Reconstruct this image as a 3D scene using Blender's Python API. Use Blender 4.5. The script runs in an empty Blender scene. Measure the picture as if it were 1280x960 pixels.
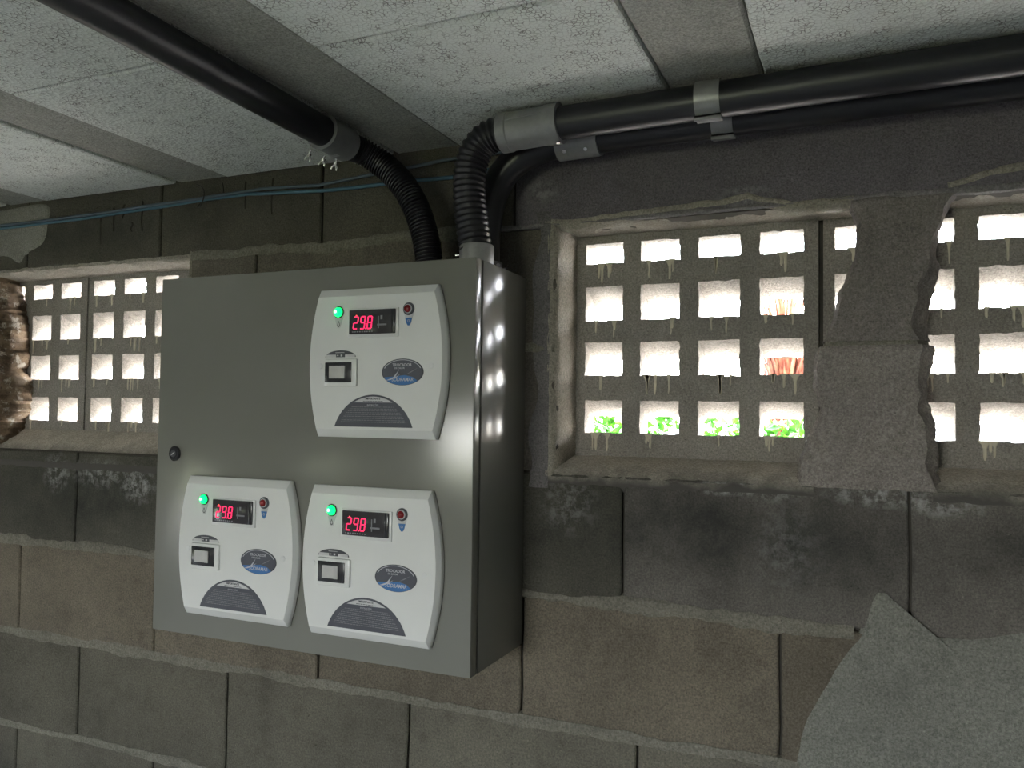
import bpy, bmesh, math, random
from mathutils import Vector, Matrix, noise
random.seed(7)
SC = bpy.context.scene
COL = SC.collection

# ------------------------------------------------------------------ camera
EYE = Vector((0.0, -1.2284, 0.0))
YAW, PITCH, ROLL, FPX = 0.4073, 0.0371, 0.0133, 1013.25
def camera():
    cy, sy, cp, sp = math.cos(YAW), math.sin(YAW), math.cos(PITCH), math.sin(PITCH)
    fwd = Vector((-sy*cp, cy*cp, sp)); right = Vector((cy, sy, 0)); up = right.cross(fwd)
    cr, sr = math.cos(ROLL), math.sin(ROLL)
    r2 = right*cr + up*sr; u2 = up*cr - right*sr
    cam = bpy.data.cameras.new('camera'); o = bpy.data.objects.new('camera', cam); COL.objects.link(o)
    cam.sensor_width = 36; cam.lens = FPX/1280*36; cam.clip_start = 0.02; cam.clip_end = 200
    m = Matrix.Identity(4)
    for i, v in enumerate((r2, u2, -fwd)):
        for k in range(3): m[k][i] = v[k]
    m.translation = EYE
    o.matrix_world = m
    SC.camera = o
camera()

# ------------------------------------------------------------------ sky, sun, exposure
def world():
    w = bpy.data.worlds.new('world'); SC.world = w; w.use_nodes = True
    nt = w.node_tree; bg = nt.nodes['Background']
    sky = nt.nodes.new('ShaderNodeTexSky'); sky.sky_type = 'NISHITA'
    sky.sun_disc = False; sky.sun_elevation = math.radians(55); sky.sun_rotation = math.radians(60)
    sky.air_density = 1.0; sky.dust_density = 5.0; sky.ozone_density = 0.6
    mix = nt.nodes.new('ShaderNodeMix'); mix.data_type = 'RGBA'
    mix.inputs[0].default_value = 0.55
    nt.links.new(sky.outputs[0], mix.inputs[6]); mix.inputs[7].default_value = (2.6, 2.6, 2.5, 1)
    nt.links.new(mix.outputs[2], bg.inputs['Color']); bg.inputs['Strength'].default_value = 9.0
world()
def sun():
    l = bpy.data.lights.new('sun', 'SUN'); l.energy = 62.0; l.angle = math.radians(1.0); l.color = (1, .97, .92)
    o = bpy.data.objects.new('sun', l); COL.objects.link(o)
    d = Vector((0.45, 0.38, 0.81))                  # direction towards the sun
    o.rotation_euler = d.to_track_quat('Z', 'Y').to_euler()
    o.location = (3, 4, 6)
sun()
vs = SC.view_settings
SC.display_settings.display_device = 'sRGB'
vs.view_transform = 'Standard'; vs.look = 'None'; vs.gamma = 1; vs.use_curve_mapping = False
vs.exposure = 0.85
SC.cycles.max_bounces = 10; SC.cycles.diffuse_bounces = 6
SC.cycles.sample_clamp_indirect = 8
SC.cycles.caustics_reflective = False; SC.cycles.caustics_refractive = False

# daylight at the openings behind the photographer: sky portals guide the sampling only
def portal(loc, rot, sx, sy):
    l = bpy.data.lights.new('sky_portal', 'AREA'); l.shape = 'RECTANGLE'; l.size = sx; l.size_y = sy
    l.cycles.is_portal = True
    o = bpy.data.objects.new('sky_portal', l); COL.objects.link(o); o.location = loc; o.rotation_euler = rot

# room extents (eye height is z = 0)
X0, X1, Y0, ZF, ZC = -4.6, 2.6, -4.0, -1.55, 0.457
portal((-0.05, .16, .11), (math.radians(-90), 0, 0), .8, .42)
portal((-1.64, .16, .11), (math.radians(-90), 0, 0), .8, .42)

# ------------------------------------------------------------------ mesh helpers
class MB:
    def __init__(s): s.v = []; s.f = []; s.mi = []; s.cur = 0
    def add(s, vs, fs):
        b = len(s.v); s.v += [tuple(p) for p in vs]
        for f in fs: s.f.append(tuple(b+i for i in f)); s.mi.append(s.cur)
    def box(s, a, b):
        x0, y0, z0 = a; x1, y1, z1 = b
        s.add([(x0,y0,z0),(x1,y0,z0),(x1,y1,z0),(x0,y1,z0),(x0,y0,z1),(x1,y0,z1),(x1,y1,z1),(x0,y1,z1)],
              [(0,3,2,1),(4,5,6,7),(0,1,5,4),(1,2,6,5),(2,3,7,6),(3,0,4,7)])
    def loft(s, rings, closed=True, cap=True):
        n = len(rings[0]); b = len(s.v)
        s.v += [tuple(p) for r in rings for p in r]
        for i in range(len(rings)-1):
            for j in range(n if closed else n-1):
                k = (j+1) % n
                s.f.append((b+i*n+j, b+i*n+k, b+(i+1)*n+k, b+(i+1)*n+j)); s.mi.append(s.cur)
        if cap and closed:
            s.f.append(tuple(b+j for j in reversed(range(n)))); s.mi.append(s.cur)
            s.f.append(tuple(b+(len(rings)-1)*n+j for j in range(n))); s.mi.append(s.cur)
    def tube(s, pts, rad, n=24, cap=True):
        pts = [Vector(p) for p in pts]; m = len(pts)
        if not callable(rad): r0 = rad; rad = lambda i: r0
        t0 = (pts[1]-pts[0]).normalized()
        ref = Vector((0,0,1)) if abs(t0.z) < .9 else Vector((1,0,0))
        u = t0.cross(ref).normalized(); rings = []
        for i, p in enumerate(pts):
            t = (pts[min(i+1,m-1)]-pts[max(i-1,0)]).normalized()
            u = (u - t*u.dot(t)).normalized(); w = t.cross(u); r = rad(i)
            rings.append([p + u*(r*math.cos(2*math.pi*k/n)) + w*(r*math.sin(2*math.pi*k/n)) for k in range(n)])
        s.loft(rings, True, cap)
    def grid(s, rows):
        s.loft(rows, closed=False)
    def disc(s, c, rx, rz, y0, y1, n=28, bev=0):      # ellipse plate facing -y from y0 (back) to y1 (front)
        ring = lambda k, y: [(c[0]+(rx-k)*math.cos(2*math.pi*i/n), y, c[1]+(rz-k)*math.sin(2*math.pi*i/n)) for i in range(n)]
        rs = [ring(0, y0), ring(0, y1+bev)] + ([ring(bev, y1)] if bev else [])
        s.loft(rs)
    def plate(s, poly, y0, y1, bev=0):                  # polygon in x,z, front at y1 (<y0)
        n = len(poly)
        cx = sum(p[0] for p in poly)/n; cz = sum(p[1] for p in poly)/n
        w = max(abs(p[0]-cx) for p in poly); h = max(abs(p[1]-cz) for p in poly)
        ring = lambda k, y: [(cx+(p[0]-cx)*(1-k/w), y, cz+(p[1]-cz)*(1-k/h)) for p in poly]
        s.loft([ring(0, y0), ring(0, y1+bev)] + ([ring(bev, y1)] if bev else []))
    def mesh(s, name, mats, smooth=None):
        me = bpy.data.meshes.new(name); me.from_pydata(s.v, [], s.f)
        bm = bmesh.new(); bm.from_mesh(me); bmesh.ops.recalc_face_normals(bm, faces=bm.faces); bm.to_mesh(me); bm.free()
        for m in (mats if isinstance(mats, (list, tuple)) else [mats]): me.materials.append(m)
        if len(set(s.mi)) > 1: me.polygons.foreach_set('material_index', s.mi)
        if smooth is not None:
            me.polygons.foreach_set('use_smooth', [True]*len(me.polygons))
            me.set_sharp_from_angle(angle=math.radians(smooth))
        me.update(); return me
    def build(s, name, mats, parent=None, smooth=None, loc=None, kind=None):
        o = bpy.data.objects.new(name, s.mesh(name, mats, smooth)); COL.objects.link(o)
        if parent: o.parent = parent
        if loc: o.location = loc
        if kind: o['kind'] = kind
        return o
def empty(name, loc=(0,0,0)):
    o = bpy.data.objects.new(name, None); COL.objects.link(o); o.location = loc; o.empty_display_size = .05; return o
def tag(o, label, cat, group=None):
    o['label'] = label; o['category'] = cat
    if group: o['group'] = group
    return o
def copy_tree(o, parent=None):
    c = o.copy(); COL.objects.link(c)
    if parent: c.parent = parent
    for ch in list(o.children): copy_tree(ch, c)
    return c
def bez(p0, p1, p2, p3, n):
    p0, p1, p2, p3 = map(Vector, (p0, p1, p2, p3)); out = []
    for i in range(n+1):
        t = i/n; a = 1-t
        out.append(p0*a**3 + p1*3*a*a*t + p2*3*a*t*t + p3*t**3)
    return out
def nz(x, y, z, s=1.0): return noise.noise(Vector((x*s, y*s, z*s)))
def lerp_tab(tab, z):
    for (a, za), (b, zb) in zip(tab, tab[1:]):
        if min(za, zb) <= z <= max(za, zb): return a + (b-a)*(z-za)/((zb-za) or 1)
    return tab[0][0] if abs(z-tab[0][1]) < abs(z-tab[-1][1]) else tab[-1][0]

# ------------------------------------------------------------------ materials
class NT:
    def __init__(s, name):
        s.m = bpy.data.materials.new(name); s.m.use_nodes = True; s.t = s.m.node_tree
        s.b = s.t.nodes['Principled BSDF']; s.co = s.n('ShaderNodeTexCoord').outputs['Object']
    def n(s, k, **kw):
        x = s.t.nodes.new(k)
        for a, v in kw.items(): setattr(x, a, v)
        return x
    def l(s, a, b): s.t.links.new(a, b)
    def set(s, x, inp, v):
        if hasattr(v, 'node'): s.l(v, x.inputs[inp])
        else: x.inputs[inp].default_value = v
    def noise(s, scale, detail=6, rough=.6, co=None):
        x = s.n('ShaderNodeTexNoise'); s.l(co or s.co, x.inputs['Vector'])
        x.inputs['Scale'].default_value = scale; x.inputs['Detail'].default_value = detail; x.inputs['Roughness'].default_value = rough
        return x.outputs[0]
    def voro(s, scale, feature='F1', co=None):
        x = s.n('ShaderNodeTexVoronoi', feature=feature); s.l(co or s.co, x.inputs['Vector']); x.inputs['Scale'].default_value = scale
        return x.outputs['Distance']
    def rng(s, v, a, b, c=0.0, d=1.0):
        x = s.n('ShaderNodeMapRange'); s.set(x, 0, v)
        for i, q in enumerate((a, b, c, d)): x.inputs[i+1].default_value = q
        return x.outputs[0]
    def math(s, op, a, b=0.0):
        x = s.n('ShaderNodeMath', operation=op); s.set(x, 0, a); s.set(x, 1, b); return x.outputs[0]
    def mix(s, f, a, b, mode='MIX'):
        x = s.n('ShaderNodeMix', data_type='RGBA', blend_type=mode); s.set(x, 0, f)
        for i, q in ((6, a), (7, b)):
            if hasattr(q, 'node'): s.l(q, x.inputs[i])
            else: x.inputs[i].default_value = (*q, 1) if len(q) == 3 else q
        return x.outputs[2]
    def bump(s, h, strength=.5, dist=.002, prev=None):
        x = s.n('ShaderNodeBump'); s.l(h, x.inputs['Height']); x.inputs['Strength'].default_value = strength; x.inputs['Distance'].default_value = dist
        if prev: s.l(prev, x.inputs['Normal'])
        return x.outputs[0]
    def blob(s, cx, cz, rx, rz, co=None):               # soft spot on a wall, 1 in the middle
        x = s.n('ShaderNodeMapping'); s.l(co or s.co, x.inputs[0])
        x.inputs['Location'].default_value = (-cx/rx, 0, -cz/rz); x.inputs['Scale'].default_value = (1/rx, 0, 1/rz)
        y = s.n('ShaderNodeVectorMath', operation='LENGTH'); s.l(x.outputs[0], y.inputs[0])
        return s.rng(y.outputs['Value'], 1.0, .25)
    def out(s, col, rough=.9, normal=None, metal=0, spec=.3):
        s.set(s.b, 'Base Color', col if hasattr(col, 'node') else (*col, 1)); s.set(s.b, 'Roughness', rough)
        s.b.inputs['Metallic'].default_value = metal; s.b.inputs['Specular IOR Level'].default_value = spec
        if normal: s.l(normal, s.b.inputs['Normal'])
        return s.m
def plain(name, col, rough=.5, metal=0, spec=.5, emit=None, es=1.0, var=.12, vscale=40):
    t = NT(name); c = t.mix(t.rng(t.noise(vscale), .3, .7), tuple(q*(1-var) for q in col), tuple(min(1, q*(1+var)) for q in col))
    t.out(c, rough, None, metal, spec)
    if emit: t.b.inputs['Emission Color'].default_value = (*emit, 1); t.b.inputs['Emission Strength'].default_value = es
    return t.m

def mat_wall(name, base, dark, spots=True, pits=True, tint=True):
    t = NT(name)
    big = t.rng(t.noise(6.5, 7, .7), .38, .62); mid = t.rng(t.noise(28, 8, .7), .3, .72); fine = t.noise(420, 3, .7)
    c = t.mix(big, dark, base)
    c = t.mix(t.math('MULTIPLY', mid, .45), c, tuple(q*1.25 for q in base))
    grain = t.rng(t.noise(300, 4, .8), .34, .66)
    c = t.mix(1.0, c, t.mix(grain, (.58, .58, .58), (1.32, 1.32, 1.32)), 'MULTIPLY')
    spk = t.math('MULTIPLY', t.rng(t.voro(130), .16, .06), t.rng(t.noise(50, 2), .5, .62))
    c = t.mix(t.math('MULTIPLY', spk, .5), c, tuple(min(1, q*2.1) for q in base))
    hole = t.math('MULTIPLY', t.rng(t.voro(95), .13, .07), t.rng(t.noise(37, 2), .52, .62))
    c = t.mix(t.math('MULTIPLY', hole, .7), c, tuple(q*.25 for q in dark))
    if tint:
        oi = t.n('ShaderNodeObjectInfo')
        c = t.mix(1.0, c, oi.outputs['Color'], 'MULTIPLY')
        r = t.rng(oi.outputs['Random'], 0, 1, .82, 1.16)
        cc = t.n('ShaderNodeCombineColor')
        for i in range(3): t.l(r, cc.inputs[i])
        c = t.mix(1.0, c, cc.outputs[0], 'MULTIPLY')
    c = t.mix(t.math('MULTIPLY', t.rng(t.noise(13, 8, .75), .52, .66), .45), c, tuple(q*.55 for q in dark))
    if spots:
        patchy = t.rng(t.noise(9, 9, .72), .40, .62)
        streak = t.rng(t.noise(60, 8, .75), .46, .60)
        def damp_dark(cx, cz, rx, rz, k): return t.math('MULTIPLY', t.math('MULTIPLY', t.blob(cx, cz, rx, rz), t.rng(patchy, 0, 1, .45, 1)), k)
        for q in ((-.23, -.17, .42, .13, .75), (-1.48, -.19, .5, .13, .7), (-.02, -.20, .14, .12, .4), (.17, -.16, .09, .05, .6), (-1.0, .42, .9, .08, .3), (-1.85, -.84, .2, .16, .9), (-1.55, .37, .35, .06, .5)):  # damp below the sills; plain dark areas under the ceiling and lower left
            c = t.mix(damp_dark(*q), c, (.022, .025, .024))
        for q in ((-1.47, -.137, .11, .035, .6), (-1.36, -.155, .06, .045, .8), (-1.60, -.14, .05, .05, .6), (-.19, -.105, .05, .014, 1.0), (-.12, -.105, .06, .02, .7), (.02, -.106, .08, .02, .8), (.1, -.115, .06, .02, .8), (-.43, -.14, .06, .06, .35), (-.48, .365, .035, .03, .5), (-1.62, .3, .12, .018, .7), (-.16, .325, .05, .02, .6), (-.1, -.19, .06, .09, .22)):
            m = t.math('MULTIPLY', t.math('MULTIPLY', t.blob(*q[:4]), streak), q[4])
            c = t.mix(m, c, (.42, .42, .41))
    n1 = t.bump(fine, .7, .002)
    n1 = t.bump(t.noise(110, 6, .7), .6, .004, n1)
    if pits: n1 = t.bump(t.rng(t.voro(55), .03, .16), .35, .003, n1)
    return t.out(c, .93, n1, 0, .2)

M = {}
M['block'] = mat_wall('concrete block', (.168, .156, .130), (.098, .091, .077))
M['lintel'] = mat_wall('smooth concrete', (.225, .21, .21), (.155, .146, .146))
M['pier'] = mat_wall('broken block', (.275, .255, .235), (.19, .178, .162), spots=False)
M['core'] = plain('dark joint', (.07, .064, .055), .95, 0, .1)
M['bed'] = mat_wall('bed mortar', (.22, .208, .172), (.155, .145, .118), tint=False, pits=False)
M['patch'] = mat_wall('cement smear', (.225, .226, .196), (.17, .17, .148), spots=False, tint=False, pits=False)
M['pale'] = mat_wall('pale plaster', (.31, .30, .265), (.2, .19, .17), spots=False, tint=False, pits=False)
M['reveal'] = mat_wall('raw reveal mortar', (.36, .33, .28), (.24, .22, .18), spots=False, tint=False)
def mat_rubble():
    t = NT('broken brown mortar')
    c = t.mix(t.rng(t.noise(22, 8, .75), .35, .65), (.10, .07, .045), (.34, .25, .17))
    c = t.mix(t.rng(t.noise(34, 7, .7), .54, .62), c, (.52, .47, .40)); c = t.mix(t.rng(t.voro(90), .2, .05), c, (.08, .055, .04))
    n = t.bump(t.noise(60, 8, .75), .9, .010); n = t.bump(t.noise(260, 4, .7), .6, .003, n); return t.out(c, .95, n, 0, .2)
M['rubble'] = mat_rubble()
M['grille'] = mat_wall('breeze block concrete', (.34, .315, .285), (.235, .216, .195), spots=False, tint=False, pits=False)
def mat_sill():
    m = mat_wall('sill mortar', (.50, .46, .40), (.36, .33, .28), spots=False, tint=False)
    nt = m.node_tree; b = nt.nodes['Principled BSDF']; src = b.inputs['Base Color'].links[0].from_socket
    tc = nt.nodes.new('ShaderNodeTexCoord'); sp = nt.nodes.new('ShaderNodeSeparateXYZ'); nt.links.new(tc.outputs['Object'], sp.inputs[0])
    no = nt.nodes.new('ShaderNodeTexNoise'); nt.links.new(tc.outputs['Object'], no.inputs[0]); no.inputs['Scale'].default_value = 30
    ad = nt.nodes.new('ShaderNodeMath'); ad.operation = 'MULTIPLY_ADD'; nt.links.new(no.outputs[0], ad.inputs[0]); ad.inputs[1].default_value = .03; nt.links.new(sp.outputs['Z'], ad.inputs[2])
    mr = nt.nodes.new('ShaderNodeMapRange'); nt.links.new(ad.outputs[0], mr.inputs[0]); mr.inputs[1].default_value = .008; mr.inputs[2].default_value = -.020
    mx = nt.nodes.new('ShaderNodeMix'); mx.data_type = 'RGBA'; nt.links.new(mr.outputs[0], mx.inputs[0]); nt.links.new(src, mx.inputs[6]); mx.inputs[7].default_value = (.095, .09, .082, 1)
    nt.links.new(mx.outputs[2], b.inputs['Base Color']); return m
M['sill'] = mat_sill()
M['drip'] = plain('cement run', (.60, .55, .44), .9, 0, .2)
M['joist'] = mat_wall('joist concrete', (.43, .43, .395), (.32, .32, .29), spots=False, tint=False)
M['floor'] = mat_wall('floor concrete', (.60, .59, .56), (.48, .47, .44), spots=False, tint=False)
M['wall'] = mat_wall('side wall', (.48, .47, .44), (.36, .35, .32), spots=False, tint=False)
def mat_foam():
    t = NT('polystyrene foam')
    v = t.voro(165); e = t.voro(165, 'DISTANCE_TO_EDGE'); v2 = t.voro(52); pitn = t.rng(t.noise(30, 3), .42, .6)
    big = t.rng(t.noise(4, 5, .6), .35, .7)
    c = t.mix(big, (.76, .79, .75), (.86, .89, .85))
    pit = t.math('MULTIPLY', t.rng(e, .12, .0), t.rng(t.noise(45, 5, .7), .47, .60))
    c = t.mix(t.math('MULTIPLY', t.rng(e, .09, .0), .38), c, (.30, .29, .26)); c = t.mix(t.math('MULTIPLY', pit, .85), c, (.14, .13, .11))
    n = t.bump(v, .5, .0025); n = t.bump(t.math('MULTIPLY', t.rng(v2, .05, .22), pitn), .25, .003, n)
    return t.out(c, .75, n, 0, .3)
M['foam'] = mat_foam()
def mat_paint():
    t = NT('grey hammered paint'); n = t.bump(t.noise(650, 2, .5), .10, .0006)
    c = t.mix(t.rng(t.noise(2.5, 3), .3, .7), (.178, .180, .158), (.196, .198, .175))
    return t.out(c, .17, n, 0, .45)
M['paint'] = mat_paint()
M['seal'] = plain('door seal', (.03, .03, .03), .7)
M['black'] = plain('black pipe plastic', (.012, .012, .016), .38, 0, .5)
M['hose'] = plain('black corrugated plastic', (.010, .010, .013), .36, 0, .5)
def mat_metal():
    t = NT('grey galvanised'); n = t.bump(t.noise(140, 6), .18, .001)
    c = t.mix(t.rng(t.noise(30, 7, .7), .3, .7), (.22, .22, .225), (.32, .32, .32))
    return t.out(c, .38, n, .25, .5)
M['metal'] = mat_metal()
M['chrome'] = plain('bright screw', (.7, .7, .7), .25, 1)
M['white'] = plain('white glossy plastic', (.70, .71, .70), .22, 0, .5, var=.03, vscale=8)
M['whiter'] = plain('white plastic bezel', (.66, .67, .67), .3, 0, .5, var=.03)
M['bezel'] = plain('black bezel', (.025, .026, .03), .25)
M['glass'] = plain('display window', (.045, .043, .047), .15)
M['faint'] = plain('grey print', (.22, .22, .24), .5)
M['digit'] = plain('red led', (.8, .02, .05), .4, emit=(1, .02, .12), es=.9)
M['dot'] = plain('red led dot', (.8, .1, .05), .4, emit=(1, .12, .06), es=1.2)
M['green'] = plain('lit green lamp', (.02, .6, .25), .3, emit=(0, 1, .13), es=1.5)
M['greenhot'] = plain('lit green lamp core', (.4, 1, .6), .3, emit=(.35, 1, .62), es=2.2)
M['redlamp'] = plain('unlit red lamp', (.20, .012, .014), .2)
M['label'] = plain('dark grey sticker', (.062, .066, .078), .35, var=.05)
M['slate'] = plain('slate sticker print', (.080, .085, .105), .35, var=.06)
M['blue'] = plain('blue sticker print', (.05, .17, .42), .35, var=.05)
M['print'] = plain('pale print', (.50, .50, .54), .5)
M['silver'] = plain('silver print', (.55, .55, .56), .4)
M['darkprint'] = plain('dark print', (.06, .06, .07), .5)
M['button'] = plain('grey rocker', (.50, .50, .49), .3)
M['cable_blue'] = plain('blue cable sheath', (.06, .14, .20), .5)
M['cable_grey'] = plain('grey blue cable sheath', (.07, .10, .13), .55)
M['wire'] = plain('dark wire', (.03, .027, .024), .6)
M['ground'] = plain('pale paving', (.36, .36, .345), .9, 0, .2, vscale=6)
M['lawn'] = plain('lawn', (.060, .070, .036), .95, 0, .1, vscale=6, var=.3)
M['gwall'] = plain('white garden wall paint', (.78, .77, .74), .85, 0, .2, vscale=5)
def mat_leaf(name, a, b, tr=.5):
    t = NT(name); oi = t.noise(35, 2)
    c = t.mix(t.rng(oi, .35, .65), a, b); t.out(c, .5, None, 0, .3)
    tl = t.n('ShaderNodeBsdfTranslucent'); t.l(c, tl.inputs[0])
    mx = t.n('ShaderNodeMixShader'); mx.inputs[0].default_value = tr
    t.l(t.b.outputs[0], mx.inputs[1]); t.l(tl.outputs[0], mx.inputs[2])
    t.l(mx.outputs[0], t.t.nodes['Material Output'].inputs[0]); return t.m
M['leaf'] = mat_leaf('green leaf', (.005, .042, .002), (.026, .105, .005), .35)
M['redleaf'] = mat_leaf('red brown leaf', (.06, .012, .006), (.15, .050, .026), .3)
M['bark'] = plain('bark', (.12, .08, .05), .9)

# ------------------------------------------------------------------ big structure
WT = 0.14                                               # thickness of the block wall
def structure(name, mb, mat, **k):
    o = mb.build(name, mat, **k); o['kind'] = 'structure'; return o
m = MB(); m.box((X0-.2, Y0-.2, ZF-.15), (X1+.2, 0, ZF)); structure('floor', m, M['floor'])
m = MB(); m.box((X0-.2, Y0-.2, ZC+.02), (X1+.2, WT+.25, ZC+.2)); ceiling = structure('ceiling', m, M['joist'])
DY0, DY1, DZ1 = -2.45, -2.15, -.45                         # unseen slot added in the left wall, sized to let in side daylight
m = MB(); m.box((X0-.14, Y0, ZF), (X0, DY0, ZC+.02)); m.box((X0-.14, DY1, ZF), (X0, 0, ZC+.02)); m.box((X0-.14, DY0, DZ1), (X0, DY1, ZC+.02)); structure('wall_left', m, M['wall'])
m = MB(); m.box((X1, Y0, ZF), (X1+.14, 0, ZC+.02)); structure('wall_right', m, M['wall'])
# wall behind the photographer, with two small vents
VENTS = ((-3.62, -3.30, -.52, -.36), (-3.12, -2.84, -.52, -.36))
m = MB(); ya, yb = Y0-.14, Y0; xp = X0
for v0, v1, w0, w1 in VENTS:
    m.box((xp, ya, ZF), (v0, yb, ZC+.02)); m.box((v0, ya, ZF), (v1, yb, w0)); m.box((v0, ya, w1), (v1, yb, ZC+.02)); xp = v1
FX0, FX1, FZ0, FZ1 = -1.25, -.30, -.50, .24               # unseen opening added behind the photographer for soft frontal fill light
m.box((xp, ya, ZF), (FX0, yb, ZC+.02)); m.box((FX0, ya, ZF), (FX1, yb, FZ0)); m.box((FX0, ya, FZ1), (FX1, yb, ZC+.02)); m.box((FX1, ya, ZF), (X1, yb, ZC+.02))
portal(((FX0+FX1)/2, ya-.01, (FZ0+FZ1)/2), (math.radians(90), 0, 0), FX1-FX0, FZ1-FZ0)
structure('wall_front', m, M['wall'])
portal((X0-.15, (DY0+DY1)/2, (ZF+DZ1)/2), (0, math.radians(-90), 0), DZ1-ZF, DY1-DY0)
m = MB(); m.box((-25, Y0-.3, ZF-.25), (X0-.21, .1, ZF-.02)); structure('terrain_left', m, M['ground'])
m = MB(); m.box((-25, -30, ZF-.25), (25, Y0-.21, ZF-.02)); structure('terrain_front', m, M['lawn'])  # unseen lawn, chosen dark green to dim the vents' reflections on the cabinet
m = MB(); m.box((-25, WT, -.55), (25, 30, -.40)); structure('ground', m, M['ground'])

# ceiling: concrete joists with polystyrene panels between
JW, PITCHX = .127, .512
joists = [(-1.272 - PITCHX*2 + PITCHX*i) for i in range(-3, 10)]
jx = []
for i in range(-5, 8):
    a = -0.760 + PITCHX*i; b = a + JW
    if a < X0 or b > X1: continue
    m = MB(); seg = 12; rows = []
    for k in range(seg+1):
        y = Y0 + (0-Y0)*k/seg
        w = .0015*nz(a*9, y*3, 0); 
        rows.append([(a+w, y, ZC+.02), (a+w, y, ZC+.008), (a+.004+w, y, ZC+.004), (b-.004+w, y, ZC+.004), (b+w, y, ZC+.008), (b+w, y, ZC+.02)])
    m.grid(rows); m.build('ceiling_joist', M['joist'], ceiling)
    jx.append((a, b))
def foam(x0, x1, y0, y1):
    m = MB(); n = 14; rows = []
    per = []
    # ragged outline
    for k in range(n+1): per.append((x0 + .0035*abs(nz(x0*31, y0+k, 3, 1.7)), y0+(y1-y0)*k/n))
    for k in range(1, 5): per.append((x0+(x1-x0)*k/5, y1 - .003*abs(nz(k, y1*7, 5, 1.3))))
    for k in range(n+1): per.append((x1 - .0035*abs(nz(x1*31, y1-k, 8, 1.7)), y1-(y1-y0)*k/n))
    for k in range(1, 5): per.append((x1-(x1-x0)*k/5, y0 + .003*abs(nz(k, y0*7, 2, 1.3))))
    cx, cy = (x0+x1)/2, (y0+y1)/2
    ring = lambda e, z: [(x+(cx-x)/abs((x1-x0)/2)*e, y+(cy-y)/abs((y1-y0)/2)*e, z) for x, y in per]
    m.loft([ring(0, ZC+.019), ring(0, ZC+.0025), ring(.0025, ZC)])
    m.build('foam_panel', M['foam'], ceiling)
offs = {}
for i, ((a0, b0), (a1, b1)) in enumerate(zip(jx, jx[1:])):
    cuts = {2: -.45}.get(i)
    mid = (b0+a1)/2
    c = -.445 if abs(mid+.94) < .1 else -.405 if abs(mid+.43) < .1 else -.62 if mid > -.2 else -.8
    ys = [0 - .004, c]
    while ys[-1] > Y0+.05: ys.append(max(Y0, ys[-1]-1.0))
    for y1, y0 in zip(ys, ys[1:]): foam(b0+.002, a1-.002, y0+.0022, y1-.0022)

# the photographed wall: mortar core with two openings, blocks, mortar
CO = [.457, .307, .107, -.093, -.293, -.493, -.693, -.893, -1.093, -1.293, ZF]
O1 = (-2.03, -1.2435); O2 = (-.455, .345); ZO0, ZO1 = -.093, .307
m = MB(); yc = .010
m.box((X0, yc, ZF), (X1, WT, ZO0)); m.box((X0, yc, ZO1), (X1, WT, ZC+.02))
m.box((X0, yc, ZO0), (O1[0], WT, ZO1)); m.box((O1[1], yc, ZO0), (O2[0], WT, ZO1)); m.box((O2[1], yc, ZO0), (X1, WT, ZO1))
wall = structure('wall_back', m, M['core'])
def block(x0, x1, z0, z1, mat='block', tint=(1, 1, 1), g=.0021, rough=.0028, name='concrete_block', yf=0.0):
    m = MB(); per = []
    a0, a1, c0, c1 = x0+g, x1-g, z0+g, z1-g
    nx = max(3, int((a1-a0)/.05)); nzz = 4
    def j(x, z): return rough*nz(x, 0, z, 23), rough*nz(x, 5, z, 23)
    for k in range(nx): per.append((a0+(a1-a0)*k/nx, c0))
    for k in range(nzz): per.append((a1, c0+(c1-c0)*k/nzz))
    for k in range(nx): per.append((a1-(a1-a0)*k/nx, c1))
    for k in range(nzz): per.append((a0, c1-(c1-c0)*k/nzz))
    per = [(x+j(x, z)[0], z+j(x, z)[1]) for x, z in per]
    m.plate(per, .0125, yf + .0012*nz(x0*7, 1, z0*7), .0025)
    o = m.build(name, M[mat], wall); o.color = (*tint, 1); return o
def row(z1, z0, joints, xa, xb, tint=(1, 1, 1)):
    xs = [xa] + [x for x in sorted(joints) if xa+.03 < x < xb-.03] + [xb]
    for a, b in zip(xs, xs[1:]):
        t = tint(a) if callable(tint) else tint
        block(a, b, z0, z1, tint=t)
def jr(x, step=.4): return [x+step*k for k in range(-12, 12)]
XA, XB = -3.4, 1.2                                      # blocks built singly within this stretch
m = MB(); m.box((X0, .0, ZF), (XA, .0125, ZC+.01)); m.box((XB, 0, ZF), (X1, .0125, ZC+.01)); m.box((XA, 0, ZF), (XB, .0125, CO[7]-.2))
m.build('render_coat', M['lintel'], wall)
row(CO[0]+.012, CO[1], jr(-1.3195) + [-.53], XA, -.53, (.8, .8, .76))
block(-.53, XB, CO[1], CO[0]+.012, 'lintel', (.95, .92, 1.0), name='lintel_beam')
row(CO[1], CO[2], jr(-1.07), O1[1], O2[0], (.95, .92, .9)); row(CO[2], CO[3], jr(-.87), O1[1], O2[0], (.95, .92, .95))
row(CO[1], CO[2], jr(-2.5), XA, O1[0]); row(CO[2], CO[3], jr(-2.3), XA, O1[0])
row(CO[1], CO[2], jr(.8), O2[1], XB); row(CO[2], CO[3], jr(.6), O2[1], XB)
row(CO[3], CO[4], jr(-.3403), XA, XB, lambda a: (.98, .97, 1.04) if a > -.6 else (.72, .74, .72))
row(CO[4], CO[5], jr(-.1066), XA, XB, (1.05, .98, .90))
row(CO[5], CO[6], jr(-.315), XA, XB, (.95, .95, .90))
row(CO[6], CO[7], jr(-.10), XA, XB, (.8, .8, .76)); row(CO[7], CO[8], jr(-.3), XA, XB, (.8, .8, .76))
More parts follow.
